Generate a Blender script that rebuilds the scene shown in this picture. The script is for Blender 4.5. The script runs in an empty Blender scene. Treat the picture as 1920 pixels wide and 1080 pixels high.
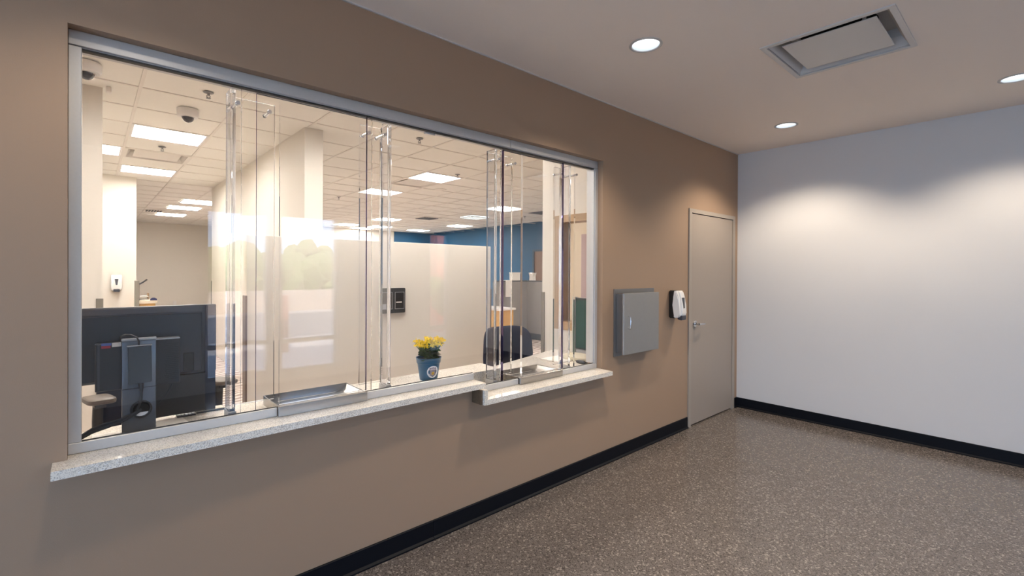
import bpy, bmesh, math, random
from mathutils import Vector, Matrix
random.seed(7)
C = bpy.context.scene.collection
SC = bpy.context.scene
PI = math.pi

# ------------------------------------------------------------------ camera, world, sun, exposure
YAW, PITCH, ROLL = 0.8422, -0.0040, 0.0049
F = Vector((-math.sin(YAW), math.cos(YAW), 0)); R = Vector((math.cos(YAW), math.sin(YAW), 0)); U = Vector((0, 0, 1))
F2 = math.cos(PITCH)*F + math.sin(PITCH)*U; U2 = -math.sin(PITCH)*F + math.cos(PITCH)*U
R3 = math.cos(ROLL)*R + math.sin(ROLL)*U2; U3 = -math.sin(ROLL)*R + math.cos(ROLL)*U2
cam = bpy.data.cameras.new('camera'); co = bpy.data.objects.new('camera', cam); C.objects.link(co)
m = Matrix.Identity(4)
for i in range(3):
    m[i][0] = R3[i]; m[i][1] = U3[i]; m[i][2] = -F2[i]
m[0][3], m[1][3], m[2][3] = 2.2109, 0.0, 1.47
co.matrix_world = m
cam.sensor_width = 36; cam.lens = 884.889/1920*36; cam.shift_y = -(540-511.43)/1920
cam.clip_start = 0.05; cam.clip_end = 200
SC.camera = co
SC.view_settings.view_transform = 'Standard'; SC.view_settings.look = 'None'
SC.view_settings.gamma = 1; SC.view_settings.use_curve_mapping = False
SC.view_settings.exposure = 1.0
SC.cycles.max_bounces = 16; SC.cycles.transparent_max_bounces = 24
SC.cycles.diffuse_bounces = 5; SC.cycles.glossy_bounces = 5; SC.cycles.transmission_bounces = 12
SC.cycles.sample_clamp_indirect = 6.0; SC.cycles.caustics_refractive = False; SC.cycles.caustics_reflective = False

OFFICE_EMIT = 17.3      # luminous strength of the office troffers
SPOT_W = 40            # lobby downlights
SKY = 3.0

w = bpy.data.worlds.new('world'); SC.world = w; w.use_nodes = True
nt = w.node_tree; nt.nodes.clear()
out = nt.nodes.new('ShaderNodeOutputWorld'); bg = nt.nodes.new('ShaderNodeBackground')
tc = nt.nodes.new('ShaderNodeTexCoord'); sep = nt.nodes.new('ShaderNodeSeparateXYZ'); rmp = nt.nodes.new('ShaderNodeValToRGB')
nt.links.new(tc.outputs['Generated'], sep.inputs[0]); nt.links.new(sep.outputs['Z'], rmp.inputs[0])
rmp.color_ramp.elements[0].position = 0.0; rmp.color_ramp.elements[0].color = (0.42, 0.67, 1.0, 1)
rmp.color_ramp.elements[1].position = 0.6; rmp.color_ramp.elements[1].color = (0.38, 0.58, 1.0, 1)
nt.links.new(rmp.outputs[0], bg.inputs[0]); bg.inputs[1].default_value = SKY
nt.links.new(bg.outputs[0], out.inputs[0])

sun = bpy.data.lights.new('sun', 'SUN'); sun.energy = 9; sun.angle = 0.009; sun.color = (1, .95, .86)
so = bpy.data.objects.new('sun', sun); C.objects.link(so); so.location = (-5, -5, 20)
so.rotation_euler = Vector((0.62, 0.25, -0.75)).to_track_quat('-Z', 'Y').to_euler()

# ------------------------------------------------------------------ materials
MATS = {}
def mat(name, col, rough=0.6, metal=0.0, emit=0, noise=0, nscale=40, bump=0, bscale=200, spec=0.5, coat=0, ecol=None):
    if name in MATS: return MATS[name]
    ma = bpy.data.materials.new(name); ma.use_nodes = True; n = ma.node_tree; b = n.nodes['Principled BSDF']
    b.inputs['Base Color'].default_value = (*col, 1); b.inputs['Roughness'].default_value = rough
    b.inputs['Metallic'].default_value = metal; b.inputs['Specular IOR Level'].default_value = spec
    b.inputs['Coat Weight'].default_value = coat
    if emit:
        b.inputs['Emission Color'].default_value = (*(ecol or col), 1); b.inputs['Emission Strength'].default_value = emit
    t = n.nodes.new('ShaderNodeTexCoord')
    if noise:
        nz = n.nodes.new('ShaderNodeTexNoise'); nz.inputs['Scale'].default_value = nscale; nz.inputs['Detail'].default_value = 4
        mx = n.nodes.new('ShaderNodeMix'); mx.data_type = 'RGBA'
        n.links.new(t.outputs['Object'], nz.inputs['Vector']); n.links.new(nz.outputs['Fac'], mx.inputs['Factor'])
        mx.inputs['A'].default_value = (*[c*(1-noise) for c in col], 1); mx.inputs['B'].default_value = (*[min(1, c*(1+noise)) for c in col], 1)
        n.links.new(mx.outputs['Result'], b.inputs['Base Color'])
    if bump:
        nb = n.nodes.new('ShaderNodeTexNoise'); nb.inputs['Scale'].default_value = bscale; nb.inputs['Detail'].default_value = 3
        bp = n.nodes.new('ShaderNodeBump'); bp.inputs['Strength'].default_value = bump; bp.inputs['Distance'].default_value = 0.002
        n.links.new(t.outputs['Object'], nb.inputs['Vector']); n.links.new(nb.outputs['Fac'], bp.inputs['Height']); n.links.new(bp.outputs[0], b.inputs['Normal'])
    MATS[name] = ma; return ma

def stone(name, base, darkc, lightc, scale, rough, dens=0.35, coat=0.0):
    """speckled aggregate: two voronoi chip layers over a noisy matrix"""
    ma = bpy.data.materials.new(name); ma.use_nodes = True; n = ma.node_tree; b = n.nodes['Principled BSDF']
    t = n.nodes.new('ShaderNodeTexCoord')
    nz = n.nodes.new('ShaderNodeTexNoise'); nz.inputs['Scale'].default_value = scale*0.05; nz.inputs['Detail'].default_value = 6
    n.links.new(t.outputs['Object'], nz.inputs['Vector'])
    m0 = n.nodes.new('ShaderNodeMix'); m0.data_type = 'RGBA'
    m0.inputs['A'].default_value = (*[c*.86 for c in base], 1); m0.inputs['B'].default_value = (*[c*1.14 for c in base], 1)
    n.links.new(nz.outputs['Fac'], m0.inputs['Factor']); prev = m0
    for k, (sc, colr, cut) in enumerate(((scale, darkc, dens), (scale*0.62, lightc, dens*0.55), (scale*1.7, darkc, dens*.8))):
        v = n.nodes.new('ShaderNodeTexVoronoi'); v.inputs['Scale'].default_value = sc
        mp = n.nodes.new('ShaderNodeMapping'); mp.inputs['Location'].default_value = (k*3.1, k*1.7, k*.9)
        n.links.new(t.outputs['Object'], mp.inputs[0]); n.links.new(mp.outputs[0], v.inputs['Vector'])
        s = n.nodes.new('ShaderNodeSeparateColor'); n.links.new(v.outputs['Color'], s.inputs[0])
        lt = n.nodes.new('ShaderNodeMath'); lt.operation = 'LESS_THAN'; lt.inputs[1].default_value = cut; n.links.new(s.outputs[0], lt.inputs[0])
        mu = n.nodes.new('ShaderNodeMath'); mu.operation = 'MULTIPLY'; mu.inputs[1].default_value = .8; n.links.new(lt.outputs[0], mu.inputs[0])
        mx = n.nodes.new('ShaderNodeMix'); mx.data_type = 'RGBA'; n.links.new(mu.outputs[0], mx.inputs['Factor'])
        n.links.new(prev.outputs['Result'], mx.inputs['A']); mx.inputs['B'].default_value = (*colr, 1); prev = mx
    n.links.new(prev.outputs['Result'], b.inputs['Base Color']); b.inputs['Roughness'].default_value = rough
    b.inputs['Coat Weight'].default_value = coat; b.inputs['Coat Roughness'].default_value = .12
    return ma

def pane_glass(name, tint=(1, 1, 1), ior=1.5):
    """thin architectural glass: clear transmission plus Fresnel mirror reflection, same from both faces"""
    ma = bpy.data.materials.new(name); ma.use_nodes = True; n = ma.node_tree; n.nodes.clear()
    o = n.nodes.new('ShaderNodeOutputMaterial'); mx = n.nodes.new('ShaderNodeMixShader')
    tr = n.nodes.new('ShaderNodeBsdfTransparent'); tr.inputs[0].default_value = (*tint, 1)
    gl = n.nodes.new('ShaderNodeBsdfGlossy'); gl.inputs['Roughness'].default_value = 0.0
    fr = n.nodes.new('ShaderNodeFresnel'); ge = n.nodes.new('ShaderNodeNewGeometry')
    mm = n.nodes.new('ShaderNodeMix'); mm.data_type = 'FLOAT'; mm.inputs['A'].default_value = ior; mm.inputs['B'].default_value = 1/ior
    n.links.new(ge.outputs['Backfacing'], mm.inputs['Factor']); n.links.new(mm.outputs['Result'], fr.inputs['IOR'])
    n.links.new(fr.outputs[0], mx.inputs[0]); n.links.new(tr.outputs[0], mx.inputs[1]); n.links.new(gl.outputs[0], mx.inputs[2])
    n.links.new(mx.outputs[0], o.inputs[0]); return ma

def real_glass(name, col=(1, 1, 1), ior=1.49, rough=0.0):
    ma = bpy.data.materials.new(name); ma.use_nodes = True; n = ma.node_tree; n.nodes.clear()
    o = n.nodes.new('ShaderNodeOutputMaterial'); g = n.nodes.new('ShaderNodeBsdfGlass')
    g.inputs['Color'].default_value = (*col, 1); g.inputs['IOR'].default_value = ior; g.inputs['Roughness'].default_value = rough
    n.links.new(g.outputs[0], o.inputs[0]); return ma

def wave_mat(name, c1, c2, scale, dist=6, rough=.9):
    ma = bpy.data.materials.new(name); ma.use_nodes = True; n = ma.node_tree; b = n.nodes['Principled BSDF']
    t = n.nodes.new('ShaderNodeTexCoord'); wv = n.nodes.new('ShaderNodeTexWave'); wv.inputs['Scale'].default_value = scale
    wv.inputs['Distortion'].default_value = dist; wv.inputs['Detail'].default_value = 2
    n.links.new(t.outputs['Object'], wv.inputs[0]); mx = n.nodes.new('ShaderNodeMix'); mx.data_type = 'RGBA'
    mx.inputs['A'].default_value = (*c1, 1); mx.inputs['B'].default_value = (*c2, 1)
    n.links.new(wv.outputs['Fac'], mx.inputs['Factor']); n.links.new(mx.outputs['Result'], b.inputs['Base Color'])
    b.inputs['Roughness'].default_value = rough; return ma

M_TAUPE = mat('taupe_paint', (.362, .245, .163), .55, noise=.02, nscale=3, bump=.15, bscale=350)
M_WHITEW = mat('white_paint', (.70, .69, .68), .6, noise=.015, nscale=3, bump=.12, bscale=350)
M_CEIL = mat('ceiling_paint', (.90, .79, .69), .8, bump=.1, bscale=300)
M_CREAM = mat('cream_paint', (.78, .735, .66), .6, noise=.015, nscale=2, bump=.1, bscale=300)
M_BLUE = mat('blue_paint', (.008, .092, .20), .6, noise=.05, nscale=2)
M_BASE = mat('black_rubber_base', (.004, .005, .008), .5, spec=.15)
M_DOORP = mat('door_paint', (.36, .305, .255), .45, noise=.02, nscale=3)
M_ALU = mat('brushed_aluminium', (.60, .60, .60), .42, .45, noise=.04, nscale=120)
M_GASK = mat('dark_gasket', (.05, .045, .04), .6)
M_STEEL = mat('stainless_steel', (.42, .40, .375), .27, .95, noise=.05, nscale=90)
M_CHROME = mat('chrome', (.72, .73, .75), .12, 1.0)
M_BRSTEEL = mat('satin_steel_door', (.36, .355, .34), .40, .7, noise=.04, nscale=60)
M_DKSTEEL = mat('dark_steel_flange', (.24, .235, .235), .38, .7)  # darker steel for the flange, cabinet body and sprinkler heads
M_COUNTER = stone('quartz_counter', (.86, .80, .71), (.45, .41, .36), (.92, .89, .84), 330, .12, .20)
M_FLOOR = stone('polished_concrete', (.168, .143, .126), (.055, .046, .042), (.36, .31, .27), 190, .20, .20)
M_TILE = mat('ceiling_tile', (.90, .88, .82), .95, noise=.05, nscale=160, bump=.5, bscale=160)
M_GRID = mat('ceiling_grid_white', (.82, .78, .72), .5)
M_WPLAS = mat('white_plastic', (.80, .78, .76), .3)
M_WPAINT = mat('white_enamel', (.62, .585, .55), .4)
M_BPLAS = mat('black_plastic', (.012, .012, .014), .38)
M_DGREY = mat('dark_grey_plastic', (.055, .06, .075), .33)
M_MGREY = mat('charcoal_metal', (.13, .145, .17), .3, .55)
M_SILVER = mat('silver_plastic', (.42, .43, .45), .3, .4)
M_NAVY = mat('navy_fabric', (.010, .013, .035), .9, bump=.6, bscale=700, noise=.25, nscale=300)
M_ARM = mat('armrest_pad', (.10, .075, .055), .45)
M_PAPER = mat('paper', (.82, .79, .74), .8)
M_GUARD = mat('grey_wall_guard', (.22, .20, .165), .5)
M_WOOD = mat('tan_wood', (.42, .28, .155), .5, noise=.12, nscale=14)
M_OAK = mat('orange_maple', (.62, .36, .12), .45, noise=.1, nscale=12)
M_BROWN = mat('brown_door', (.20, .115, .07), .5, noise=.15, nscale=10)
M_GREYPAN = mat('grey_panel_fabric', (.33, .315, .30), .9, noise=.06, nscale=260)
M_DKTRIM = mat('slate_trim', (.07, .08, .09), .5)
M_GREEN = mat('dark_green_screen', (.002, .050, .036), .8, noise=.2, nscale=60)
M_EMIT = mat('troffer_lens', (1, 1, 1), .5, emit=OFFICE_EMIT, ecol=(1.0, .95, .90))
M_DLENS = mat('downlight_lens', (.9, .95, 1), .5, emit=.85, ecol=(.86, .93, 1.0))
M_GLASS = pane_glass('clear_pane')
M_ACRYL = real_glass('clear_acrylic', (.97, .98, 1.0))
M_CARPET = wave_mat('patterned_carpet', (.26, .19, .16), (.74, .66, .60), 2.6, 9)
M_POT = mat('blue_pot', (.010, .095, .20), .35)
M_SOIL = mat('soil', (.03, .02, .012), .95, noise=.4, nscale=200)
M_LEAF = mat('dark_leaf', (.02, .09, .015), .45, noise=.4, nscale=60)
M_YEL = mat('yellow_petal', (.95, .70, .01), .55, noise=.12, nscale=150)
M_STEM = mat('green_stem', (.10, .20, .04), .6)
M_BLACK = mat('black_void', (.004, .004, .004), .9)

# ------------------------------------------------------------------ mesh helpers
def link(o, parent=None, loc=None):
    C.objects.link(o)
    if parent: o.parent = parent
    if loc: o.location = loc
    return o
def props(o, label=None, cat=None, group=None, kind=None):
    if label: o['label'] = label
    if cat: o['category'] = cat
    if group: o['group'] = group
    if kind: o['kind'] = kind
    return o
def root_loc(p):
    v = Vector((0, 0, 0))
    while p is not None:
        v += p.location; p = p.parent
    return v
def mk(name, bm, m, parent=None, smooth=False, local=False, label=None):
    """world-coordinate bmesh -> object; the mesh is shifted so that it hangs under its parent"""
    me = bpy.data.meshes.new(name)
    if parent is not None and not local:
        bmesh.ops.translate(bm, verts=bm.verts, vec=-root_loc(parent))
    bmesh.ops.recalc_face_normals(bm, faces=bm.faces)
    bm.to_mesh(me); bm.free()
    ms = m if isinstance(m, (list, tuple)) else [m]
    for x in ms: me.materials.append(x)
    if smooth:
        me.polygons.foreach_set('use_smooth', [True]*len(me.polygons))
        try: me.set_sharp_from_angle(angle=math.radians(40))
        except Exception: pass
    o = bpy.data.objects.new(name, me); link(o, parent)
    if label: o['label'] = label
    return o
def thing(name, label, cat, loc=(0, 0, 0), rotz=0, group=None, kind=None):
    o = bpy.data.objects.new(name, None); C.objects.link(o); o.location = loc; o.rotation_euler = (0, 0, rotz)
    return props(o, label, cat, group, kind)
def addbox(bm, x0, x1, y0, y1, z0, z1, bev=0, seg=1, mi=0):
    r = bmesh.ops.create_cube(bm, size=1)
    vs = r['verts']
    for v in vs:
        v.co = Vector(((x0+x1)/2+v.co.x*(x1-x0), (y0+y1)/2+v.co.y*(y1-y0), (z0+z1)/2+v.co.z*(z1-z0)))
    if bev:
        es = list({e for v in vs for e in v.link_edges})
        bmesh.ops.bevel(bm, geom=es, offset=bev, segments=seg, affect='EDGES', profile=.5)
    elif mi:
        for f in {f for v in vs for f in v.link_faces}: f.material_index = mi
def box(name, x0, x1, y0, y1, z0, z1, m, parent=None, bev=0, seg=1, smooth=False, local=False, label=None):
    bm = bmesh.new(); addbox(bm, x0, x1, y0, y1, z0, z1, bev, seg)
    return mk(name, bm, m, parent, smooth, local, label)
def boxes(name, lst, m, parent=None, bev=0, local=False, label=None):
    bm = bmesh.new()
    for b in lst: addbox(bm, *b, bev)
    return mk(name, bm, m, parent, False, local, label)
def frame_axes(d):
    d = Vector(d).normalized(); a = Vector((0, 0, 1)) if abs(d.z) < .9 else Vector((1, 0, 0))
    u = d.cross(a).normalized(); return u, d.cross(u).normalized()
def addcyl(bm, p0, p1, r0, r1=None, n=20, caps=True):
    r1 = r0 if r1 is None else r1; p0 = Vector(p0); p1 = Vector(p1); u, v = frame_axes(p1-p0); A = []; B = []
    for i in range(n):
        a = 2*PI*i/n; d = u*math.cos(a)+v*math.sin(a)
        A.append(bm.verts.new(p0+d*r0)); B.append(bm.verts.new(p1+d*r1))
    for i in range(n):
        j = (i+1) % n; bm.faces.new((A[i], A[j], B[j], B[i]))
    if caps: bm.faces.new(A[::-1]); bm.faces.new(B)
def addtube(bm, pts, r, n=8, closed=False):
    pts = [Vector(p) for p in pts]; rings = []; L = len(pts); u = None
    for i, p in enumerate(pts):
        a = pts[(i-1) % L] if (i > 0 or closed) else p; b = pts[(i+1) % L] if (i < L-1 or closed) else p
        d = (b-a).normalized()
        if u is None: u, _ = frame_axes(d)
        u = (u - d*u.dot(d)).normalized(); v = d.cross(u)
        rr = r(i/(L-1)) if callable(r) else r
        rings.append([bm.verts.new(p+(u*math.cos(2*PI*k/n)+v*math.sin(2*PI*k/n))*rr) for k in range(n)])
    for i in range(L if closed else L-1):
        a = rings[i]; b = rings[(i+1) % L]
        for k in range(n): bm.faces.new((a[k], a[(k+1) % n], b[(k+1) % n], b[k]))
    if not closed: bm.faces.new(rings[0][::-1]); bm.faces.new(rings[-1])
def addlathe(bm, prof, c=(0, 0, 0), n=32):
    c = Vector(c); rings = []
    for r, z in prof: rings.append([bm.verts.new(c+Vector((r*math.cos(2*PI*k/n), r*math.sin(2*PI*k/n), z))) for k in range(n)] if r > 1e-6 else [bm.verts.new(c+Vector((0, 0, z)))])
    for a, b in zip(rings, rings[1:]):
        if len(a) == 1 and len(b) == 1: continue
        for k in range(n):
            j = (k+1) % n
            if len(a) == 1: bm.faces.new((a[0], b[k], b[j]))
            elif len(b) == 1: bm.faces.new((a[k], a[j], b[0]))
            else: bm.faces.new((a[k], a[j], b[j], b[k]))
def spow(v, e): return math.copysign(abs(v)**e, v)
def addsq(bm, sx, sy, sz, e1=.3, e2=.3, nu=28, nv=16, f=None, c=(0, 0, 0)):
    """superellipsoid, optional deform f(Vector)->Vector"""
    rows = []
    for i in range(1, nv):
        ph = -PI/2+PI*i/nv; row = []
        for j in range(nu):
            th = 2*PI*j/nu
            v = Vector((sx*spow(math.cos(ph), e1)*spow(math.cos(th), e2), sy*spow(math.cos(ph), e1)*spow(math.sin(th), e2), sz*spow(math.sin(ph), e1)))
            row.append(bm.verts.new((f(v) if f else v)+Vector(c)))
        rows.append(row)
    b = Vector((0, 0, -sz)); t = Vector((0, 0, sz))
    vb = bm.verts.new((f(b) if f else b)+Vector(c)); vt = bm.verts.new((f(t) if f else t)+Vector(c))
    for a, b2 in zip(rows, rows[1:]):
        for j in range(nu): bm.faces.new((a[j], a[(j+1) % nu], b2[(j+1) % nu], b2[j]))
    for j in range(nu):
        bm.faces.new((vb, rows[0][(j+1) % nu], rows[0][j])); bm.faces.new((vt, rows[-1][j], rows[-1][(j+1) % nu]))
def prism(bm, poly, axis, a, b):
    """extrude a 2D polygon along axis from a to b ('x': poly=(y,z); 'y': (x,z); 'z': (x,y))"""
    def P(q, t): return Vector({'x': (t, q[0], q[1]), 'y': (q[0], t, q[1]), 'z': (q[0], q[1], t)}[axis])
    A = [bm.verts.new(P(q, a)) for q in poly]; B = [bm.verts.new(P(q, b)) for q in poly]; n = len(poly)
    bm.faces.new(A[::-1]); bm.faces.new(B)
    for i in range(n): bm.faces.new((A[i], A[(i+1) % n], B[(i+1) % n], B[i]))
def rrect(w, h, r, cx=0, cy=0, n=5):
    pts = []
    for k, (sx, sy) in enumerate(((1, 1), (-1, 1), (-1, -1), (1, -1))):
        for i in range(n+1):
            a = PI/2*(k+i/n); pts.append((cx+sx*(w/2-r)+r*math.cos(a), cy+sy*(h/2-r)+r*math.sin(a)))
    return pts
def copy_tree(o, parent=None):
    c = o.copy(); C.objects.link(c); c.parent = parent
    for ch in [x for x in bpy.data.objects if x.parent == o]: copy_tree(ch, c)
    return c

H = 2.752      # lobby ceiling
HO = 2.90      # office ceiling
LY = 5.274     # far wall of the lobby
LX = 4.2       # glazed wall of the lobby
def struct(o, label): return props(o, label, kind='structure')

# ------------------------------------------------------------------ lobby shell
# service wall (plane x = 0) with the window opening, and the door opening
Y0, Y1, ZT = -.06, 2.893, 2.308
T = -.14
dy0, dy1, dz = 4.20, 5.185, 2.062
bl = [(T, 0, -3.2, Y0, -.05, 3.0), (T, 0, Y0, Y1, ZT, 3.0), (T, 0, Y1, dy0, -.05, 3.0), (T, 0, dy0, dy1, dz, 3.0), (T, 0, dy1, LY+.12, -.05, 3.0),
      (T, 0, Y0, 1.70, -.05, .79), (T, 0, 1.70, Y1, -.05, .70)]
struct(boxes('wall_left', bl, M_TAUPE), 'taupe painted wall holding the long service window and the door')
struct(box('wall_back', 0, LX+.15, LY, LY+.15, -.05, 3.0, M_WHITEW), 'pale grey white wall at the far end of the lobby')
struct(boxes('wall_front', [(0, .7, -3.35, -3.2, -.05, 3.0), (3.7, LX+.15, -3.35, -3.2, -.05, 3.0), (.7, 3.7, -3.35, -3.2, 2.45, 3.0)], M_WHITEW), 'pale wall behind the viewer with an added glazed opening')
o = struct(boxes('window_8', [(.7, .76, -3.31, -3.24, 0, 2.45), (3.64, 3.7, -3.31, -3.24, 0, 2.45), (2.17, 2.23, -3.31, -3.24, 0, 2.39), (.76, 3.64, -3.31, -3.24, 2.39, 2.45)], M_ALU), 'unseen glazed entrance added behind the viewer for daylight')  # unseen glazing added to bring more daylight into the lobby
box('glass_pane', .74, 3.66, -3.28, -3.274, .0, 2.40, M_GLASS, o)
# glazed wall opposite (seen only mirrored in the service window)
wb = []
opens = [(-3.0, -1.9, .12, 2.45), (1.00, 1.74, .12, 2.22), (1.83, 2.60, .12, 2.22), (4.07, 4.46, .12, 2.1)]  # first opening is unseen, added for extra daylight; the others show mirrored
ys = -3.2
for a, b, z0, z1 in opens:
    wb.append((LX, LX+.15, ys, a, -.05, 3.0)); wb.append((LX, LX+.15, a, b, -.05, z0)); wb.append((LX, LX+.15, a, b, z1, 3.0)); ys = b
wb.append((LX, LX+.15, ys, LY, -.05, 3.0))
struct(boxes('wall_right', wb, M_WHITEW), 'pale lobby wall with tall outside windows')
for k, (a, b, z0, z1) in enumerate(opens):
    fr = [(LX+.03, LX+.1, a, a+.04, z0, z1), (LX+.03, LX+.1, b-.04, b, z0, z1), (LX+.03, LX+.1, a+.04, b-.04, z0, z0+.05), (LX+.03, LX+.1, a+.04, b-.04, z1-.05, z1), (LX+.03, LX+.1, a+.04, b-.04, .50, .56)]
    o = struct(boxes('window_%d' % (k+2), fr, M_ALU), 'tall aluminium framed outside window')
    box('glass_pane', LX+.06, LX+.066, a+.03, b-.03, z0+.03, z1-.03, M_GLASS, o)

# lobby floor and ceiling (holes for diffuser and downlights)
struct(box('floor', T, LX+.15, -3.35, LY+.15, -.12, 0, M_FLOOR), 'polished grey brown concrete floor with exposed aggregate')
LIGHTS = [(.715, 2.34), (.722, 4.526), (2.10, 4.53), (.715, .15), (2.10, 2.34)]
DIF = (1.132, 1.742, 2.852, 3.468)
def plate_with_holes(name, x0, x1, y0, y1, z0, z1, circ, rects, m, bev=0):
    cu = bpy.data.curves.new(name, 'CURVE'); cu.dimensions = '2D'; cu.fill_mode = 'BOTH'; cu.extrude = (z1-z0)/2
    def spl(pts):
        s = cu.splines.new('POLY'); s.points.add(len(pts)-1)
        for p, q in zip(s.points, pts): p.co = (q[0], q[1], 0, 1)
        s.use_cyclic_u = True
    spl([(x0, y0), (x1, y0), (x1, y1), (x0, y1)])
    for cx, cy, r in circ: spl([(cx+r*math.cos(-2*PI*k/48), cy+r*math.sin(-2*PI*k/48)) for k in range(48)])
    for a, b, c, d in rects: spl([(a, c), (a, d), (b, d), (b, c)])
    o = bpy.data.objects.new('tmp', cu); C.objects.link(o)
    bpy.context.view_layer.update()
    dg = bpy.context.evaluated_depsgraph_get(); me = bpy.data.meshes.new_from_object(o.evaluated_get(dg))
    bpy.data.objects.remove(o); me.name = name; me.materials.clear(); me.materials.append(m)
    n = bpy.data.objects.new(name, me); C.objects.link(n); n.location = (0, 0, (z0+z1)/2)
    return n
struct(plate_with_holes('ceiling', 0.0, LX, -3.2, LY, H, H+.03, [(x, y, .079) for x, y in LIGHTS], [DIF], M_CEIL), 'smooth painted lobby ceiling')
struct(box('trim_1', 0.0, .010, -3.2, LY, H-.006, H, M_WPAINT), 'thin pale bead along the top of the taupe wall')
# baseboards
def skirting(name, x0, x1, y0, y1, ax, label):
    """tall rubber base with a small cove foot"""
    bm = bmesh.new()
    if ax == 'y': prism(bm, [(x0, 0), (x0+.020, 0), (x0+.020, .008), (x0+.009, .016), (x0+.009, .100), (x0+.006, .103), (x0, .103)], 'y', y0, y1)
    else: prism(bm, [(y1, 0), (y1-.020, 0), (y1-.020, .008), (y1-.009, .016), (y1-.009, .100), (y1-.006, .103), (y1, .103)], 'x', x0, x1)
    return struct(mk(name, bm, M_BASE), label)
skirting('baseboard_left', 0, 0, 1.40, 4.188, 'y', 'black rubber baseboard under the service window')
skirting('baseboard_near', 0, 0, -3.2, 1.397, 'y', 'black rubber baseboard at the near end of the taupe wall')
skirting('baseboard_corner', 0, 0, 5.20, LY-.009, 'y', 'short black rubber baseboard between door and corner')
skirting('baseboard_back', 0, LX, 0, LY, 'x', 'black rubber baseboard along the far white wall')

# ------------------------------------------------------------------ door_1
d = thing('door_1', 'flush painted taupe door with lever handle at the far end of the wall', None, (0, 4.69, 0), kind='structure')
boxes('door_frame', [(-.13, .012, 4.195, 4.245, 0, 2.068), (-.13, .012, 5.140, 5.190, 0, 2.068), (-.13, .012, 4.245, 5.140, 2.030, 2.068)], mat('door_frame_paint', (.375, .325, .275), .4), d)
boxes('door_reveal', [(-.13, -.10, 4.245, 5.140, 0, 2.030)], M_BLACK, d)
box('door_leaf', -.045, .003, 4.249, 5.134, .012, 2.025, M_DOORP, d, bev=.0015)
lv = box('strike_plate', -.02, .0042, 4.2515, 4.2565, .93, 1.01, mat('dark_slot', (.02, .015, .01), .5), d)
bm = bmesh.new(); addcyl(bm, (.003, 4.315, .972), (.014, 4.315, .972), .033, .031, 32); addcyl(bm, (.014, 4.315, .972), (.058, 4.315, .972), .011, .010, 20)
hd = mk('door_handle', bm, M_CHROME, d, True, label='chrome round rose and spindle')
bm = bmesh.new(); addtube(bm, [(.055, 4.305, .972), (.058, 4.33, .972), (.058, 4.36, .971), (.054, 4.40, .970), (.050, 4.43, .969)], lambda t: .0105-.002*t, 12)
mk('lever', bm, M_CHROME, hd, True)

# ------------------------------------------------------------------ service window : window_1
W1 = thing('window_1', 'long aluminium framed service window with clear glass and acrylic baffles', None, (0, 0, 0), kind='structure')
XF = -.05     # front face of the frame
zr, zs = .855, .816; zr2, zs2 = .768, .730
hz = 2.256
bm = bmesh.new(); addbox(bm, -.13, XF, Y0, 2.00, hz, ZT, .002); addbox(bm, -.13, XF, 2.003, Y1, hz, ZT, .002)
addbox(bm, -.125, XF-.012, Y0, Y1, hz-.004, hz+.01)
mk('frame_head', bm, M_ALU, W1)
box('head_gasket', -.085, -.062, -.024, 2.86, hz-.010, hz-.003, M_GASK, W1)
box('frame_jamb', -.13, XF, Y0, -.0245, zr+.0005, hz-.003, M_ALU, W1, bev=.002)
boxes('frame_jamb', [(-.13, XF, 2.868, Y1, zr2+.0005, hz-.003), (-.13, XF-.012, 2.860, 2.868, zr2, hz-.003)], M_ALU, W1)
for a, b, z0, z1 in ((Y0, .620, zs, zr), (1.036, 1.715, zs, zr), (1.765, 2.078, zs2, zr2), (2.487, Y1, zs2, zr2)):
    o = boxes('sill_rail', [(-.062, XF, a, b, z0+.001, z1)], M_ALU, W1, bev=.0015)
    box('rail_gasket', -.0665, -.0622, a+.036 if a < 0 else a, b if b < 2.8 else 2.86, z0+.001, z1+.003, M_GASK, o)
XG = -.075; GT = .012
M_DEDGE = real_glass('dark_polished_edge', (.16, .13, .28), 1.2)  # dark tint paints in the internal reflections of these edge faces
def pane(y0, y1, z0, z1=hz-.004, x=XG, t=GT, name='glass_pane', e=None):
    bm = bmesh.new(); addbox(bm, x-t, x, y0, y1, z0, z1)
    for f in bm.faces:
        f.material_index = 1 if abs(f.normal.x) < .5 else 0
        if (e == 'R' and f.normal.y > .5) or (e == 'L' and f.normal.y < -.5): f.material_index = 2
    return mk(name, bm, [M_GLASS, M_ACRYL, M_DEDGE], W1)
M_EDGE = M_ACRYL
pane(-.026, .482, zs+.002)                    # fixed lite beside the monitor
pane(.548, 1.092, zs+.002, x=-.108, t=.010, e='L')      # rear lite of the first station
pane(.632, 1.043, zr+.008, x=-.062, t=.014, e='R')  # front speaking lite over the first tray
bm = bmesh.new(); prism(bm, [(1.135, zs+.002), (1.720, zs+.002), (1.720, zs2+.002), (1.945, zs2+.002), (1.945, hz-.004), (1.135, hz-.004)], 'x', XG-GT, XG); bmesh.ops.recalc_face_normals(bm, faces=bm.faces); bm.normal_update()
for f in bm.faces: f.material_index = 1 if abs(f.normal.x) < .5 else 0
mk('glass_pane', bm, [M_GLASS, M_ACRYL], W1)   # wide fixed lite behind the flower pot
pane(1.995, 2.560, zs2+.002, x=-.108, t=.022, e='L')      # rear lite of the second station
pane(2.120, 2.520, zr2+.008, x=-.062, t=.018, e='R')
pane(2.660, 2.862, zs2+.002)                  # last fixed lite
def acryl(name, x0, x1, y0, y1, z0, z1, m=None):
    bm = bmesh.new(); addbox(bm, x0, x1, y0, y1, z0, z1, .0012)
    return mk(name, bm, m or M_ACRYL, W1)
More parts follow.
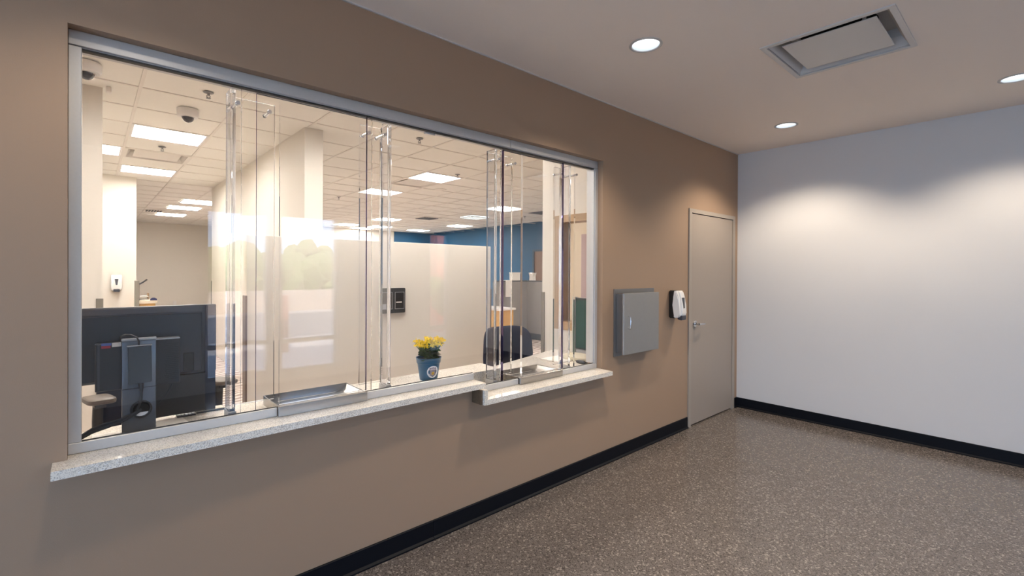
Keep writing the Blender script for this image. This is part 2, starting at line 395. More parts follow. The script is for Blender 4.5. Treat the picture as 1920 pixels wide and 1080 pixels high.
for y, z0 in ((.452, zs), (1.180, zs), (1.912, zs2), (2.618, zs2)):
    acryl('acrylic_fin', -.170, -.090, y-.011, y+.011, z0+.045, hz-.015)
    box('fin_shoe', -.172, -.088, y-.015, y+.015, z0+.001, z0+.045, M_ALU, W1, bev=.001)
for (a, b), z0 in (((.461, .640), zs), ((1.055, 1.171), zs), ((1.921, 2.128), zs2), ((2.545, 2.609), zs2)):
    bm = bmesh.new(); addbox(bm, -.186, -.174, a, b, z0+.05, hz-.02)
    for f in bm.faces: f.material_index = 1 if abs(f.normal.x) < .5 else 0
    mk('acrylic_baffle', bm, [M_GLASS, M_ACRYL], W1)
for y, xf in ((.467, -.087), (.600, -.118), (1.074, -.118), (1.150, -.087), (1.936, -.087), (2.092, -.130), (2.555, -.130), (2.672, -.087)):
    z = 2.181
    bm = bmesh.new()
    addcyl(bm, (-.174, y, z), (xf, y, z), .0075, None, 18); addcyl(bm, (-.192, y, z), (-.186, y, z), .0085, .0095, 20)
    fx = -.075 if xf == -.087 else -.108
    addcyl(bm, (fx, y, z), (fx+.006, y, z), .0095, .0085, 20)
    mk('standoff', bm, M_CHROME, W1, True)
# small bright clip under the head
box('clip', -.11, -.088, 1.40, 1.46, hz-.018, hz-.006, M_WPLAS, W1)

# ------------------------------------------------------------------ counters
cu1 = thing('service_counter', 'upper speckled cream quartz counter running under the left two thirds of the window', 'counter', (0, .8, zs))
bm = bmesh.new()
prism(bm, [(.100, -.096), (.062, 1.718), (-.205, 1.718), (-.205, 2.06), (-.43, 2.06), (-.39, .36), (-.335, -.03), (-.14, -.03), (-.14, -.0595), (.001, -.0595), (.001, -.096)], 'z', zs-.030, zs)
mk('counter_slab', bm, M_COUNTER, cu1)
cu2 = thing('service_counter', 'lower speckled cream quartz counter at the right end of the window with stepped side', 'counter', (0, 2.3, zs2))
bm = bmesh.new(); prism(bm, [(.105, 1.69), (.105, 2.884), (.001, 2.890), (-.1415, 2.890), (-.1415, 3.29), (-.86, 3.29), (-.44, 1.71)], 'z', zs2-.030, zs2)
mk('counter_slab', bm, M_COUNTER, cu2)
box('step_panel', .001, .103, 1.676, 1.700, zs2-.030, zs-.0305, M_COUNTER, cu2)
box('brown_face', .001, .086, 1.664, 1.6757, .702, .785, mat('brown_facing', (.13, .085, .05), .6, noise=.4, nscale=60), cu2, label='thin brown face under the step')  # thin brown plate over the left side of the step panel
box('step_panel', -.225, -.206, 1.72, 2.058, zs2+.0005, zs-.0305, M_COUNTER, cu2); box('step_panel', -.42, -.2255, 2.039, 2.058, zs2+.0005, zs-.0305, M_COUNTER, cu2)
# office side apron that carries the counters
struct(boxes('trim_2', [(-.22, -.14, -1.5, 3.29, 0, .698)], M_CREAM), 'cream knee wall under the counters on the office side')

# ------------------------------------------------------------------ deal trays
def deal_tray(y0, y1, zb, label, h=.046):
    t = thing('deal_tray', label, 'deal tray', (-.15, (y0+y1)/2, zb))
    x0, x1 = -.285, -.030
    zt = zb+h; z0 = zb+.001
    bm = bmesh.new(); ins = .012
    addbox(bm, x1-.006, x1, y0, y1, z0, zt, .001); mk('front_lip', bm, M_STEEL, t)
    # scooped pan: section along y, curved up at both ends
    n = 20; pts = []
    for i in range(n+1):
        s = i/n; e = min(s, 1-s)*2; z = z0+.005+(h-.010)*max(0, (1-e/.32))**2 if e < .32 else z0+.005
        pts.append((y0+.006+(y1-y0-.012)*s, z))
    bm = bmesh.new(); prism(bm, pts+[(y1-.006, z0), (y0+.006, z0)], 'x', x0+.004, x1-.006); mk('pan', bm, M_STEEL, t, True)
    box('side_wall', x0, x1-.006, y0, y0+.004, z0, zt, M_STEEL, t, bev=.0008); box('side_wall', x0, x1-.006, y1-.004, y1, z0, zt, M_STEEL, t, bev=.0008)
    bm = bmesh.new(); addbox(bm, x0, x0+.004, y0, y1, z0+.006, zt, .0008); mk('back_lip', bm, M_STEEL, t)
    bm = bmesh.new(); addbox(bm, x1-.030, x1-.006, y0+.004, y1-.004, zt-.004, zt, .0008); mk('rim', bm, M_STEEL, t)
deal_tray(.622, 1.034, zs, 'stainless steel pass-through tray under the window glass left of the flower pot')
deal_tray(2.082, 2.484, zs2, 'stainless steel pass-through tray on the lower counter near the window end')

# ------------------------------------------------------------------ wall cabinet (pass box)
cb = thing('wall_cabinet', 'stainless steel wall pass box with a square door and wire pull right of the window', 'cabinet', (0, 3.31, 1.06))
bm = bmesh.new(); f0 = .008
for b in ((0, f0, 3.030, 3.595, 1.296, 1.331), (0, f0, 3.030, 3.595, .806, .832), (0, f0, 3.030, 3.060, .832, 1.296), (0, f0, 3.560, 3.595, .832, 1.296)): addbox(bm, *b)
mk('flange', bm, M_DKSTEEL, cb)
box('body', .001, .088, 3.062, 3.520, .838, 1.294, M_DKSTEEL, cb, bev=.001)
pdv = box('cabinet_door', .088, .106, 3.020, 3.512, .830, 1.302, M_BRSTEEL, cb, bev=.003, seg=2)
bm = bmesh.new(); yy = 3.075
addtube(bm, [(.104, yy-.03, 1.115), (.120, yy-.03, 1.117), (.126, yy-.026, 1.118), (.126, yy+.022, 1.118)] if 0 else [(.104, yy, 1.125), (.122, yy, 1.125), (.130, yy, 1.118), (.130, yy, 1.038), (.122, yy, 1.031), (.104, yy, 1.031)], .0045, 10)
mk('pull', bm, M_CHROME, pdv, True)

# ------------------------------------------------------------------ sanitizer dispensers
def dispenser(loc, label, rz=0):
    """faces +X locally; origin at the wall, mid height"""
    t = thing('sanitizer_dispenser', label, 'dispenser', loc, rz)
    def bow(v):
        z = v.z/.13; v.x += .030*(1-z*z)-.012*z*z; return v
    bm = bmesh.new(); prism(bm, [(0, -.118), (.055, -.118), (.072, -.02), (.062, .125), (0, .128)], 'y', -.056, .056); bmesh.ops.bevel(bm, geom=list(bm.edges), offset=.008, segments=2, affect='EDGES')
    mk('back_shell', bm, M_BPLAS, t, True, True, label='black rear shell')
    prof = [(.060, .130), (.078, .118), (.094, .07), (.104, .0), (.108, -.07), (.106, -.100), (.096, -.110), (.050, -.115), (.040, 0), (.048, .12)]
    bm = bmesh.new(); prism(bm, prof, 'y', -.062, .062); bmesh.ops.bevel(bm, geom=list(bm.edges), offset=.007, segments=2, affect='EDGES')
    mk('front_cover', bm, M_WPLAS, t, True, True, label='glossy white front cover')
    bm = bmesh.new(); prism(bm, [(.074, .122), (.090, .115), (.106, .07), (.116, 0), (.120, -.07), (.117, -.098), (.100, -.098)], 'y', -.030, .030); bmesh.ops.bevel(bm, geom=list(bm.edges), offset=.004, segments=1, affect='EDGES')
    mk('centre_rib', bm, M_WPLAS, t, True, True)
    bm = bmesh.new()
    A = [Vector((.1095, -.022, .066)), Vector((.1095, .022, .066)), Vector((.1195, .010, -.028)), Vector((.1195, -.010, -.028))]
    fa = [bm.verts.new(v) for v in A]; fb = [bm.verts.new(v-Vector((.006, 0, 0))) for v in A]
    bm.faces.new(fa); bm.faces.new(fb[::-1])
    for i in range(4): bm.faces.new((fa[i], fb[i], fb[(i+1) % 4], fa[(i+1) % 4]))
    mk('sight_window', bm, M_DGREY, t, False, True, label='tapered dark sight window')
    bm = bmesh.new(); prism(bm, [(.070, -.092), (.121, -.090), (.119, -.128), (.108, -.134), (.074, -.126)], 'y', -.036, .036); bmesh.ops.bevel(bm, geom=list(bm.edges), offset=.004, segments=1, affect='EDGES')
    mk('push_nozzle', bm, M_DGREY, t, False, True, label='dark grey nozzle')
    return t
dispenser((0, 3.905, 1.175), 'black and white hand sanitizer dispenser on the taupe wall beside the door')
dispenser((-7.2, .290, 1.255), 'white hand sanitizer dispenser on the cream wall deep in the office')

# ------------------------------------------------------------------ ceiling fixtures
def plaque(x0, x1, y0, y1, z, label, grp=None, m=M_WPAINT):
    """square plaque air diffuser: flange, flared cone, flat central plate, neck"""
    cx, cy = (x0+x1)/2, (y0+y1)/2; w = (x1-x0)/2; v = (y1-y0)/2
    t = thing('air_diffuser', label, 'air diffuser', (cx, cy, z), group=grp)
    def ring(bm, a, za, b, zb):
        A = [bm.verts.new((cx+sx*w*a, cy+sy*v*a, za)) for sx, sy in ((1, 1), (-1, 1), (-1, -1), (1, -1))]
        B = [bm.verts.new((cx+sx*w*b, cy+sy*v*b, zb)) for sx, sy in ((1, 1), (-1, 1), (-1, -1), (1, -1))]
        for i in range(4): bm.faces.new((A[i], A[(i+1) % 4], B[(i+1) % 4], B[i]))
    bm = bmesh.new(); ring(bm, 1.0, z-.007, .91, z-.007); ring(bm, 1.0, z-.007, 1.0, z+.001); ring(bm, .91, z-.007, .91, z+.002)
    mk('flange', bm, m, t)
    bm = bmesh.new(); ring(bm, .905, z+.003, .80, z+.055); ring(bm, .80, z+.055, .76, z+.100); ring(bm, .76, z+.100, .0001, z+.1005)
    o = mk('cone', bm, m, t)
    bm = bmesh.new(); addcyl(bm, (cx, cy, z+.0975), (cx, cy, z+.0995), w*.60, None, 40)
    mk('neck', bm, M_BLACK, o, label='black round duct neck')
    bm = bmesh.new(); addbox(bm, cx-w*.715, cx+w*.715, cy-v*.715, cy+v*.715, z+.002, z+.008, .002); mk('plaque', bm, m, t)
    for sx in (-1, 1):
        for sy in (-1, 1):
            bm = bmesh.new(); addcyl(bm, (cx+sx*w*.5, cy+sy*v*.5, z+.010), (cx+sx*w*.5, cy+sy*v*.5, z+.099), .010, .007, 12); mk('spacer', bm, m, t, True)
    return t
plaque(*DIF, H, 'square flat plaque air diffuser in the lobby ceiling')

dl0 = None
DLAB = ['round recessed downlight above the middle of the window', 'round recessed downlight in front of the door', 'round recessed downlight at the right picture edge by the white wall'] + ['round recessed downlight above the left end of the window, out of frame', 'round recessed downlight in the middle of the lobby, out of frame']
for i, (x, y) in enumerate(LIGHTS):
    if dl0 is None:
        t = thing('downlight', DLAB[0], 'downlight', (x, y, H), group='recessed lobby downlights'); dl0 = t
        bm = bmesh.new(); addlathe(bm, [(.079, .008), (.092, .0005), (.092, -.003), (.080, -.006), (.076, -.003), (.075, .02)], (0, 0, 0), 48); mk('trim_ring', bm, mat('grey_trim', (.55, .52, .49), .4, .1), t, True, True)
        bm = bmesh.new(); addlathe(bm, [(.075, .0), (.070, .06), (.064, .09)], (0, 0, 0), 48); mk('reflector', bm, mat('reflector_white', (.85, .88, .92), .25), t, True, True)
        bm = bmesh.new(); addcyl(bm, (0, 0, .014), (0, 0, .017), .0735, None, 48); mk('lens', bm, M_DLENS, t, False, True)
    else:
        t = copy_tree(dl0); t.location = (x, y, H); t['label'] = DLAB[i]
    L = bpy.data.lights.new('downlight_lamp', 'SPOT'); L.energy = SPOT_W*(.5 if y < 1 else .9 if x > 2 else 1.1); L.spot_size = math.radians(128); L.spot_blend = .55; L.shadow_soft_size = .06; L.color = (1, .85, .68)
    lo = bpy.data.objects.new('downlight_lamp', L); C.objects.link(lo); lo.location = (x, y, H-.012)

# ------------------------------------------------------------------ office shell
GY = lambda k: .29+.667*k
GX = lambda k: -.07-.61*k
struct(box('floor_office', -16.2, T, -3.35, 10.4, -.12, -.002, M_CARPET), 'patterned brown and grey carpet in the office')
struct(box('wall_office_far', -16.1, -15.95, -3.2, 3.2, 0, HO+.1, M_CREAM), 'cream wall at the far left end of the office')
struct(boxes('wall_office_side', [(-16.1, T, -3.35, -3.2, 0, HO+.1)], M_CREAM), 'cream side wall of the office')
struct(box('wall_cross', -7.55, -2.70, 1.595, 1.775, 0, HO, M_CREAM), 'cream cross wall standing behind the glass')
struct(box('wall_return', -7.36, -7.20, -3.2, .53, 0, HO, M_CREAM), 'bright cream wall carrying the office dispenser')
struct(boxes('column_office', [(-3.10, -2.73, -1.6, .068, 0, HO)], M_CREAM), 'cream column at the left edge of the window')
struct(boxes('wall_office_left', [(-13.85, -13.70, 3.2, 10.2, 0, HO+.1), (-16.1, -13.7, 3.05, 3.2, 0, HO+.1)], M_CREAM), 'far cream wall of the open office')
struct(box('wall_blue_left', -13.699, -13.66, 8.35, 10.05, 0, HO, M_BLUE), 'blue accent wall left of the corner')
bw = boxes('wall_blue', [(-13.66, -8.10, 10.05, 10.2, 0, HO+.1), (-8.10, -7.15, 10.05, 10.2, 2.12, HO+.1), (-7.15, .1, 10.05, 10.2, 0, HO+.1)], M_BLUE)
struct(bw, 'blue accent wall along the back of the open office')
struct(boxes('wall_end', [(-1.04, T, 3.30, 3.42, 0, .93), (-1.04, T, 3.30, 3.42, 1.985, HO), (-1.04, -.86, 3.30, 3.42, .93, 1.985), (-.175, T, 3.30, 3.42, .93, 1.985)], M_CREAM), 'cream end wall beside the lower counter with an interior window')
struct(box('wall_neighbour', -2.60, T, 5.0, 5.1, 0, HO, mat('warm_beige_paint', (.60, .50, .37), .7)), 'beige wall seen through the interior window')
struct(box('wall_office_right', -.14, -.05, 5.43, 10.2, 0, HO, M_CREAM), 'cream right hand wall of the open office')
struct(box('roof', -16.4, LX+.5, -3.6, 10.6, 3.05, 3.2, mat('roofing', (.3, .3, .3), .9)), 'flat roof above the building')
# wall corner guards and pale-grey end caps
def guard(x0, x1, y0, y1, h, label, z=0):
    return props(box('corner_guard', x0, x1, y0, y1, z, h, M_GUARD), label, 'corner guard')
guard(-2.731, -2.722, .030, .074, 1.235, 'grey corner guard on the cream column left of the monitor')
guard(-1.047, -1.005, 3.290, 3.299, 1.265, 'grey corner guard on the free edge of the end wall')

# interior window in the end wall
w5 = thing('window_6', 'tan wood framed interior window in the cream end wall', None, (-.5, 3.3, .93), kind='structure')
boxes('wood_frame', [(-.865, -.80, 3.285, 3.43, .925, 1.99), (-.235, -.17, 3.285, 3.43, .925, 1.99), (-.80, -.235, 3.285, 3.43, 1.925, 1.99), (-.80, -.235, 3.285, 3.43, .925, 1.00)], M_WOOD, w5)
box('glass_pane', -.80, -.235, 3.35, 3.356, 1.00, 1.925, M_GLASS, w5)
struct(box('trim_3', -2.35, -2.225, 4.95, 4.999, 0, HO, mat('olive_paint', (.28, .27, .13), .7)), 'olive strip on the wall behind the interior window')
struct(box('trim_4', -1.93, -1.70, 4.95, 4.999, 0, 1.97, mat('mauve_paint', (.36, .25, .25), .7)), 'mauve strip on the wall behind the interior window')

# office ceiling : T-bar grid with lay-in tiles
ceil_o = struct(box('ceiling_office', -16.1, T, -3.3, 10.2, HO+.105, HO+.13, M_GRID), 'suspended tile ceiling of the office')
FIX = {}   # cells taken by fixtures: (kx, ky)
for c in ((6, 0), (10, 0), (8, 0), (8, -1), (6, 5), (9, 5), (7, 5), (2, 0), (2, 4), (2, 2), (2, -3), (5, -3), (3, 8), (9, 2), (13, 4), (18, 5), (2, 10), (6, 12)): FIX[c] = 1
tile_me = None; far = bmesh.new(); cells = []
for kx in range(0, 26):
    for ky in range(-5, 15):
        if (kx, ky) in FIX: continue
        x1, x0 = GX(kx), GX(kx+1); y0, y1 = GY(ky), GY(ky+1)
        if y1 > 10.1 or x0 < -15.95: continue
        cx, cy = (x0+x1)/2, (y0+y1)/2
        dd = Vector((cx-2.21, cy, 0)); a = dd.normalized(); s = a.dot(R); fwd = a.dot(F)
        inview = fwd > 0 and abs(s/fwd) < 1.15 and cx < -1.2 and (cy < 1.4 or cy > 1.8 or cx > -2.8)
        cells.append((0 if inview else 1, dd.length, cx, cy))
cells.sort()
for i, (iv, dist, cx, cy) in enumerate(cells):
    if i < 298:
        if tile_me is None:
            bm = bmesh.new(); addbox(bm, -.296, .296, -.3245, .3245, 0, .016, .004)
            o = mk('ceiling_tile', bm, M_TILE, ceil_o, local=True); tile_me = o.data
        else:
            o = bpy.data.objects.new('ceiling_tile', tile_me); link(o, ceil_o)
        o.location = (cx, cy, HO+.001+random.uniform(-.0006, .0006))
    else: addbox(far, cx-.296, cx+.296, cy-.3245, cy+.3245, HO+.001, HO+.017)
o = mk('distant_ceiling_tiles', far, M_TILE, ceil_o); o['kind'] = 'stuff'
for k in range(-5, 16):
    y = GY(k)
    if y < 10.1: box('grid_bar', -15.9, -.15, y-.012, y+.012, HO-.006, HO+.002, M_GRID, ceil_o)
for k in range(1, 27):
    x = GX(k)
    if x > -16: box('grid_bar', x-.012, x+.012, -3.1, 10.05, HO-.005, HO+.0025, M_GRID, ceil_o)

# troffers
def troffer(cx, cy, label, recess=True, w=.27, v=.30):
    t = thing('ceiling_light', label, 'ceiling light', (cx, cy, HO), group='square recessed office light panels')
    if recess:
        d_ = .075
        boxes('housing', [(cx-w-.02, cx-w, cy-v-.02, cy+v+.02, HO-.004, HO+d_), (cx+w, cx+w+.02, cy-v-.02, cy+v+.02, HO-.004, HO+d_), (cx-w, cx+w, cy-v-.02, cy-v, HO-.004, HO+d_), (cx-w, cx+w, cy+v, cy+v+.02, HO-.004, HO+d_)], M_WPLAS, t)
        box('lens', cx-w, cx+w, cy-v, cy+v, HO+.055, HO+.062, M_EMIT, t)
    else:
        boxes('housing', [(cx-w-.02, cx-w, cy-v-.02, cy+v+.02, HO-.012, HO-.004), (cx+w, cx+w+.02, cy-v-.02, cy+v+.02, HO-.012, HO-.004), (cx-w, cx+w, cy-v-.02, cy-v, HO-.012, HO-.004), (cx-w, cx+w, cy+v, cy+v+.02, HO-.012, HO-.004)], M_WPLAS, t)
        box('lens', cx-w, cx+w, cy-v, cy+v, HO-.010, HO-.006, M_EMIT, t)
    return t
def cell(kx, ky): return ((GX(kx)+GX(kx+1))/2, (GY(ky)+GY(ky+1))/2)
for (kx, ky), lb in (((6, 0), 'bright square ceiling light panel nearest the left end of the window'), ((10, 0), 'bright square ceiling light panel above the office dispenser wall'),
                     ((8, -1), 'light panel half hidden behind the cream column'), ((6, 5), 'largest bright light panel above the low partition'), ((9, 5), 'light panel left of the largest one above the partition'),
                     ((2, 0), 'light panel out of view just inside the window above the monitor'), ((2, 4), 'light panel out of view just inside the window above the lower counter'), ((2, 2), 'light panel out of view above the middle of the counter'), ((2, -3), 'light panel out of view left of the column'), ((5, -3), 'light panel out of view behind the cream column'),  # out-of-view panels added to brighten the counter side of the office
                     ((3, 8), 'light panel out of view in the middle of the open office'), ((9, 2), 'light panel out of view behind the cross wall'), ((13, 4), 'second light panel out of view behind the cross wall'), ((18, 5), 'third light panel out of view behind the cross wall'), ((2, 10), 'light panel out of view beyond the end wall'), ((6, 12), 'light panel out of view near the blue wall')):  # out-of-view panels added so the open office ceiling gets more light
    troffer(*cell(kx, ky), lb)
for cx, cy, lb in ((-9.75, 1.72, 'nearest of the three long-looking far light panels left of the cross wall'), (-11.1, 1.62, 'middle one of the three far light panels left of the cross wall'), (-13.0, 1.56, 'farthest of the three light panels left of the cross wall'),
                   (-6.03, 7.10, 'bright light panel behind the second acrylic fin'), (-10.2, 8.80, 'light panel in front of the blue wall right of the red reflection'),
                   (-12.55, 8.70, 'light panel nearest the blue wall corner'), (-10.05, 6.2, 'light panel seen between the two acrylic edges'), (-12.35, 6.0, 'far light panel just right of the cross wall end'), (-13.2, 6.9, 'farthest small light panel behind the acrylic'), (-12.3, 7.1, 'small far light panel left of the red glow')):
    troffer(cx, cy, lb, False, .29, .30)
# egg-crate light
t = thing('louvre_light', 'bluish egg-crate louvred ceiling light near the blue wall', 'ceiling light', (-7.87, 7.65, HO))
box('lens', -8.14, -7.60, 7.37, 7.93, HO-.008, HO-.004, mat('cool_lens', (.8, .9, 1), .5, emit=2.4, ecol=(.8, .93, 1)), t)
boxes('louvre_blade', [(-8.14+.09*i-.006, -8.14+.09*i+.006, 7.37, 7.93, HO-.03, HO-.009) for i in range(7)]+[(-8.146, -7.594, 7.37+.093*i-.006, 7.37+.093*i+.006, HO-.03, HO-.009) for i in range(7)], M_WPAINT, t)
g = 'square air diffusers in the office ceiling'
for kx, ky, lb in ((8, 0, 'square air diffuser between the two left light panels'), (7, 5, 'square air diffuser beside the largest light panel')):
    plaque(GX(kx+1)+.01, GX(kx)-.01, GY(ky)+.01, GY(ky+1)-.01, HO, lb, g, M_GRID)
def vent(cx, cy, label, s=.29):
    t = thing('ceiling_vent', label, 'air vent', (cx, cy, HO))
    box('frame', cx-s, cx+s, cy-s, cy+s, HO-.012, HO-.004, M_GRID, t)
    boxes('slat', [(cx-s*.8, cx+s*.8, cy-s*.8+i*s*.27, cy-s*.8+i*s*.27+s*.16, HO-.022, HO-.0125) for i in range(6)], M_DKTRIM, t)
vent(-8.95, 6.85, 'dark slatted ceiling vent in front of the blue wall'); vent(-5.9, 8.2, 'dark slatted ceiling vent beside the white end wall'); 
vent(-12.2, 1.15, 'small dark ceiling vent left of the far light panels', .2)

# dome cameras
def dome(x, y, label):
    t = thing('dome_camera', label, 'security camera', (x, y, HO), group='white dome cameras')
    bm = bmesh.new(); addlathe(bm, [(0, -.006), (.082, -.006), (.085, -.012), (.083, -.062), (.074, -.072), (.05, -.074), (0, -.074)], n=40); mk('housing', bm, M_WPLAS, t, True, True)
    bm = bmesh.new(); addlathe(bm, [(.046, -.074)]+[(.046*math.cos(a), -.076-.046*math.sin(a)) for a in [i*PI/16 for i in range(9)]][:-1]+[(0, -.122)], n=32); mk('dome', bm, mat('smoked_dome', (.025, .025, .03), .08, spec=.8), t, True, True)
    bm = bmesh.new(); addlathe(bm, [(.045, -.073), (.052, -.074), (.052, -.080), (.047, -.081)], n=32); mk('ring', bm, M_CHROME, t, True, True)
dome(-2.19, -.025, 'white dome security camera at the upper left corner of the window'); dome(-2.86, .645, 'white dome security camera in front of the first light panel')
def sprinkler(x, y, label):
    t = thing('sprinkler', label, 'sprinkler', (x, y, HO), group='ceiling sprinkler heads')
    bm = bmesh.new(); addlathe(bm, [(0, -.0065), (.038, -.0065), (.034, -.011), (.014, -.016), (0, -.016)], n=24); mk('escutcheon', bm, M_DKSTEEL, t, True, True)
    bm = bmesh.new(); addcyl(bm, (0, 0, -.016), (0, 0, -.03), .010, .008, 12)
    for s in (-1, 1): addtube(bm, [(0, .008*s, -.028), (0, .013*s, -.038), (0, .004*s, -.052)], .0028, 6)
    mk('frame_arms', bm, M_DKSTEEL, t, True, True)
    bm = bmesh.new(); addcyl(bm, (0, 0, -.052), (0, 0, -.055), .017, None, 16); mk('deflector', bm, M_DKSTEEL, t, True, True)
for x, y, lb in ((-2.26, .705, 'ceiling sprinkler left of the first acrylic column'), (-4.62, .62, 'ceiling sprinkler between the left light panel and the diffuser'), (-2.27, 2.65, 'ceiling sprinkler above the flower pot'),
                 (-3.55, 4.05, 'ceiling sprinkler right of the largest light panel'), (-6.77, 8.45, 'small ceiling sprinkler beside the white end wall'), (-6.9, 3.6, 'small ceiling sprinkler left of the partition lights')):
    sprinkler(x, y, lb)
t = thing('ceiling_speaker', 'round flat ceiling speaker behind the largest light panel', 'speaker', (-4.85, 4.6, HO))
bm = bmesh.new(); addlathe(bm, [(0, -.008), (.09, -.008), (.105, -.006), (.105, 0)], n=32); mk('grille', bm, M_GRID, t, True, True)
t = thing('wall_sensor', 'small white box sensor on the ceiling beside the cream column', 'sensor', (-2.66, .10, HO))
box('housing', -.02, .02, -.015, .02, -.05, -.007, M_WPLAS, t, bev=.004, local=True)

# ------------------------------------------------------------------ partition with plaque
pt = thing('partition', 'low cream screen wall standing behind the flower pot', 'partition', (-2.04, 2.2, 0))
box('screen', -2.08, -2.0, .925, 3.440, 0, 1.748, M_CREAM, pt, bev=.002)
for a, b in ((.915, .930), (3.436, 3.450)):
    box('end_guard', -2.083, -1.996, a, b, 0, 1.262, mat('brown_guard', (.16, .12, .10), .5), pt)
pq = thing('wall_plaque', 'black framed plaque with two panels on the cream partition', 'plaque', (-2.0, 2.2, 1.175))
bm = bmesh.new(); prism(bm, rrect(.252, .243, .010), 'x', .0005, .018); mk('back_plate', bm, mat('plaque_black', (.03, .034, .038), .4), pq, local=True)
for y0, mm in ((-.063, mat('photo_dark', (.07, .065, .06), .3, noise=.8, nscale=120)), (.063, mat('panel_black', (.008, .009, .011), .3))):
    boxes('silver_frame', [(.018, .022, y0-.050, y0+.050, .078, .083), (.018, .022, y0-.050, y0+.050, -.083, -.078), (.018, .022, y0-.050, y0-.046, -.078, .078), (.018, .022, y0+.046, y0+.050, -.078, .078)], M_SILVER, pq, local=True)
    box('inset_panel', .018, .0205, y0-.046, y0+.046, -.078, .078, mm, pq, local=True)
box('white_sticker', .0205, .0215, -.105, -.065, -.078, -.030, mat('grey_sticker', (.45, .47, .5), .5), pq, local=True)
box('caption_bar', .0205, .0215, .025, .085, -.022, -.012, M_PAPER, pq, local=True)

# ------------------------------------------------------------------ furniture deep in the office
cbk = thing('cubicle', 'grey fabric cubicle partition with dark cap in front of the blue wall', 'cubicle', (-5.4, 7.2, 0))
box('side_panel', -5.24, -3.6, 7.09, 7.16, .13, 1.24, M_GREYPAN, cbk); box('wing_panel', -5.31, -5.24, 6.2, 7.16, .13, 1.24, M_GREYPAN, cbk)
boxes('base_strip', [(-5.24, -3.6, 7.085, 7.165, 0, .13), (-5.315, -5.235, 6.2, 7.165, 0, .13)], M_DKTRIM, cbk)
boxes('cap', [(-5.24, -3.6, 7.08, 7.17, 1.24, 1.265), (-5.32, -5.23, 6.2, 7.17, 1.24, 1.265)], M_DKTRIM, cbk)
t = thing('white_box', 'square white box standing on the grey cubicle', 'box', (-5.26, 6.75, 1.266)); 
box('carton', -.055, .05, -.11, .11, 0, .17, M_PAPER, t, bev=.004, local=True); box('lid_flap', -.06, .055, -.115, .115, .155, .172, M_PAPER, t, local=True)
t = thing('tissue_box', 'small white box with raised flaps on the grey cubicle', 'box', (-5.10, 7.12, 1.266))
bm = bmesh.new(); prism(bm, [(-.055, 0), (.055, 0), (.048, .09), (.075, .165), (.05, .165), (.0, .15), (-.05, .165), (-.075, .165), (-.048, .09)], 'y', -.045, .045); mk('carton', bm, M_PAPER, t, local=True)
t = thing('paper_stack', 'white papers hanging over the cubicle corner', 'papers', (-5.26, 6.5, 1.266))
boxes('sheet', [(-.06, .06, -.1, .18, 0, .006)], M_PAPER, t, local=True); box('hanging_sheet', .078, .081, -.08, .08, -.34, .006, M_PAPER, t, local=True)
dk = thing('office_desk', 'desk with white top and orange maple front behind the navy chair', 'desk', (-4.9, 6.0, 0))
box('desk_top', -5.6, -4.56, 5.72, 6.15, .715, .755, M_WPLAS, dk, bev=.004)
box('front_panel', -5.55, -4.62, 5.80, 5.83, .02, .714, M_OAK, dk); box('end_panel', -4.64, -4.60, 5.80, 6.12, .02, .714, M_OAK, dk)
box('edge_strip', -4.598, -4.585, 5.79, 5.83, .02, .714, M_BPLAS, dk)
# door in the blue wall
d2 = thing('door_2', 'brown wood door in the blue wall', None, (-7.6, 10.05, 0), kind='structure')
boxes('door_frame', [(-8.10, -8.04, 10.03, 10.12, 0, 2.12), (-7.21, -7.15, 10.03, 10.12, 0, 2.12), (-8.04, -7.21, 10.03, 10.12, 2.06, 2.12)], mat('blue_frame', (.02, .06, .11), .4), d2)
lf = box('door_leaf', -8.04, -7.21, 10.06, 10.10, .01, 2.06, M_BROWN, d2)
bm = bmesh.new(); addcyl(bm, (-7.95, 10.06, 1.0), (-7.95, 10.0, 1.0), .02, .03, 16); mk('knob', bm, M_CHROME, lf, True)
# reception desk at far left
rd = thing('reception_desk', 'far tan desk with a tall grey end panel left of the office', 'desk', (-6.7, .62, 0))
box('end_panel', -6.62, -6.50, .475, .525, 0, 1.30, M_GUARD, rd, label='tall grey end panel')
box('inner_panel', -6.9, -6.62, .50, .535, 0, 1.27, M_BROWN, rd)
box('desk_top', -7.1, -6.50, .525, .735, .965, 1.005, mat('desk_cream', (.66, .58, .45), .5), rd)
box('drawer_front', -7.05, -6.53, .53, .715, .50, .964, M_OAK, rd)
t = thing('paper_tray', 'small brown paper tray on the far tan desk', 'tray', (-6.85, .60, 1.006))
for z in (0, .045): box('shelf', -.12, .12, -.055, .055, z, z+.012, M_WPLAS, t, local=True)
box('backing', -.12, .12, .045, .055, .012, .10, M_WOOD, t, local=True)
t = thing('wall_phone_arm', 'black slanted handset arm on the tall grey end panel', 'monitor arm', (-6.50, .54, 1.25))
bm = bmesh.new(); addtube(bm, [(0, -.015, 0), (0, .03, .03), (0, .075, .07)], .010, 8); mk('arm', bm, M_BPLAS, t, True, True)
t = thing('tape_dispenser', 'dark blue tape dispenser at the corner of the far tan desk', 'tape dispenser', (-6.56, .70, 1.006))
bm = bmesh.new(); prism(bm, [(-.045, 0), (.035, 0), (.035, .022), (.01, .040), (-.02, .040), (-.045, .02)], 'x', -.015, .015); mk('body', bm, mat('dark_blue', (.02, .02, .09), .4), t, local=True)
t = thing('wall_outlet', 'small white outlet plate on the far cream wall', 'outlet', (-15.949, 1.97, .41))
box('plate', .0, .01, -.04, .04, -.06, .06, M_WPLAS, t, bev=.003, local=True)
[box('socket', .01, .012, -.018, .018, z, z+.028, M_PAPER, t, local=True) for z in (-.04, .012)]
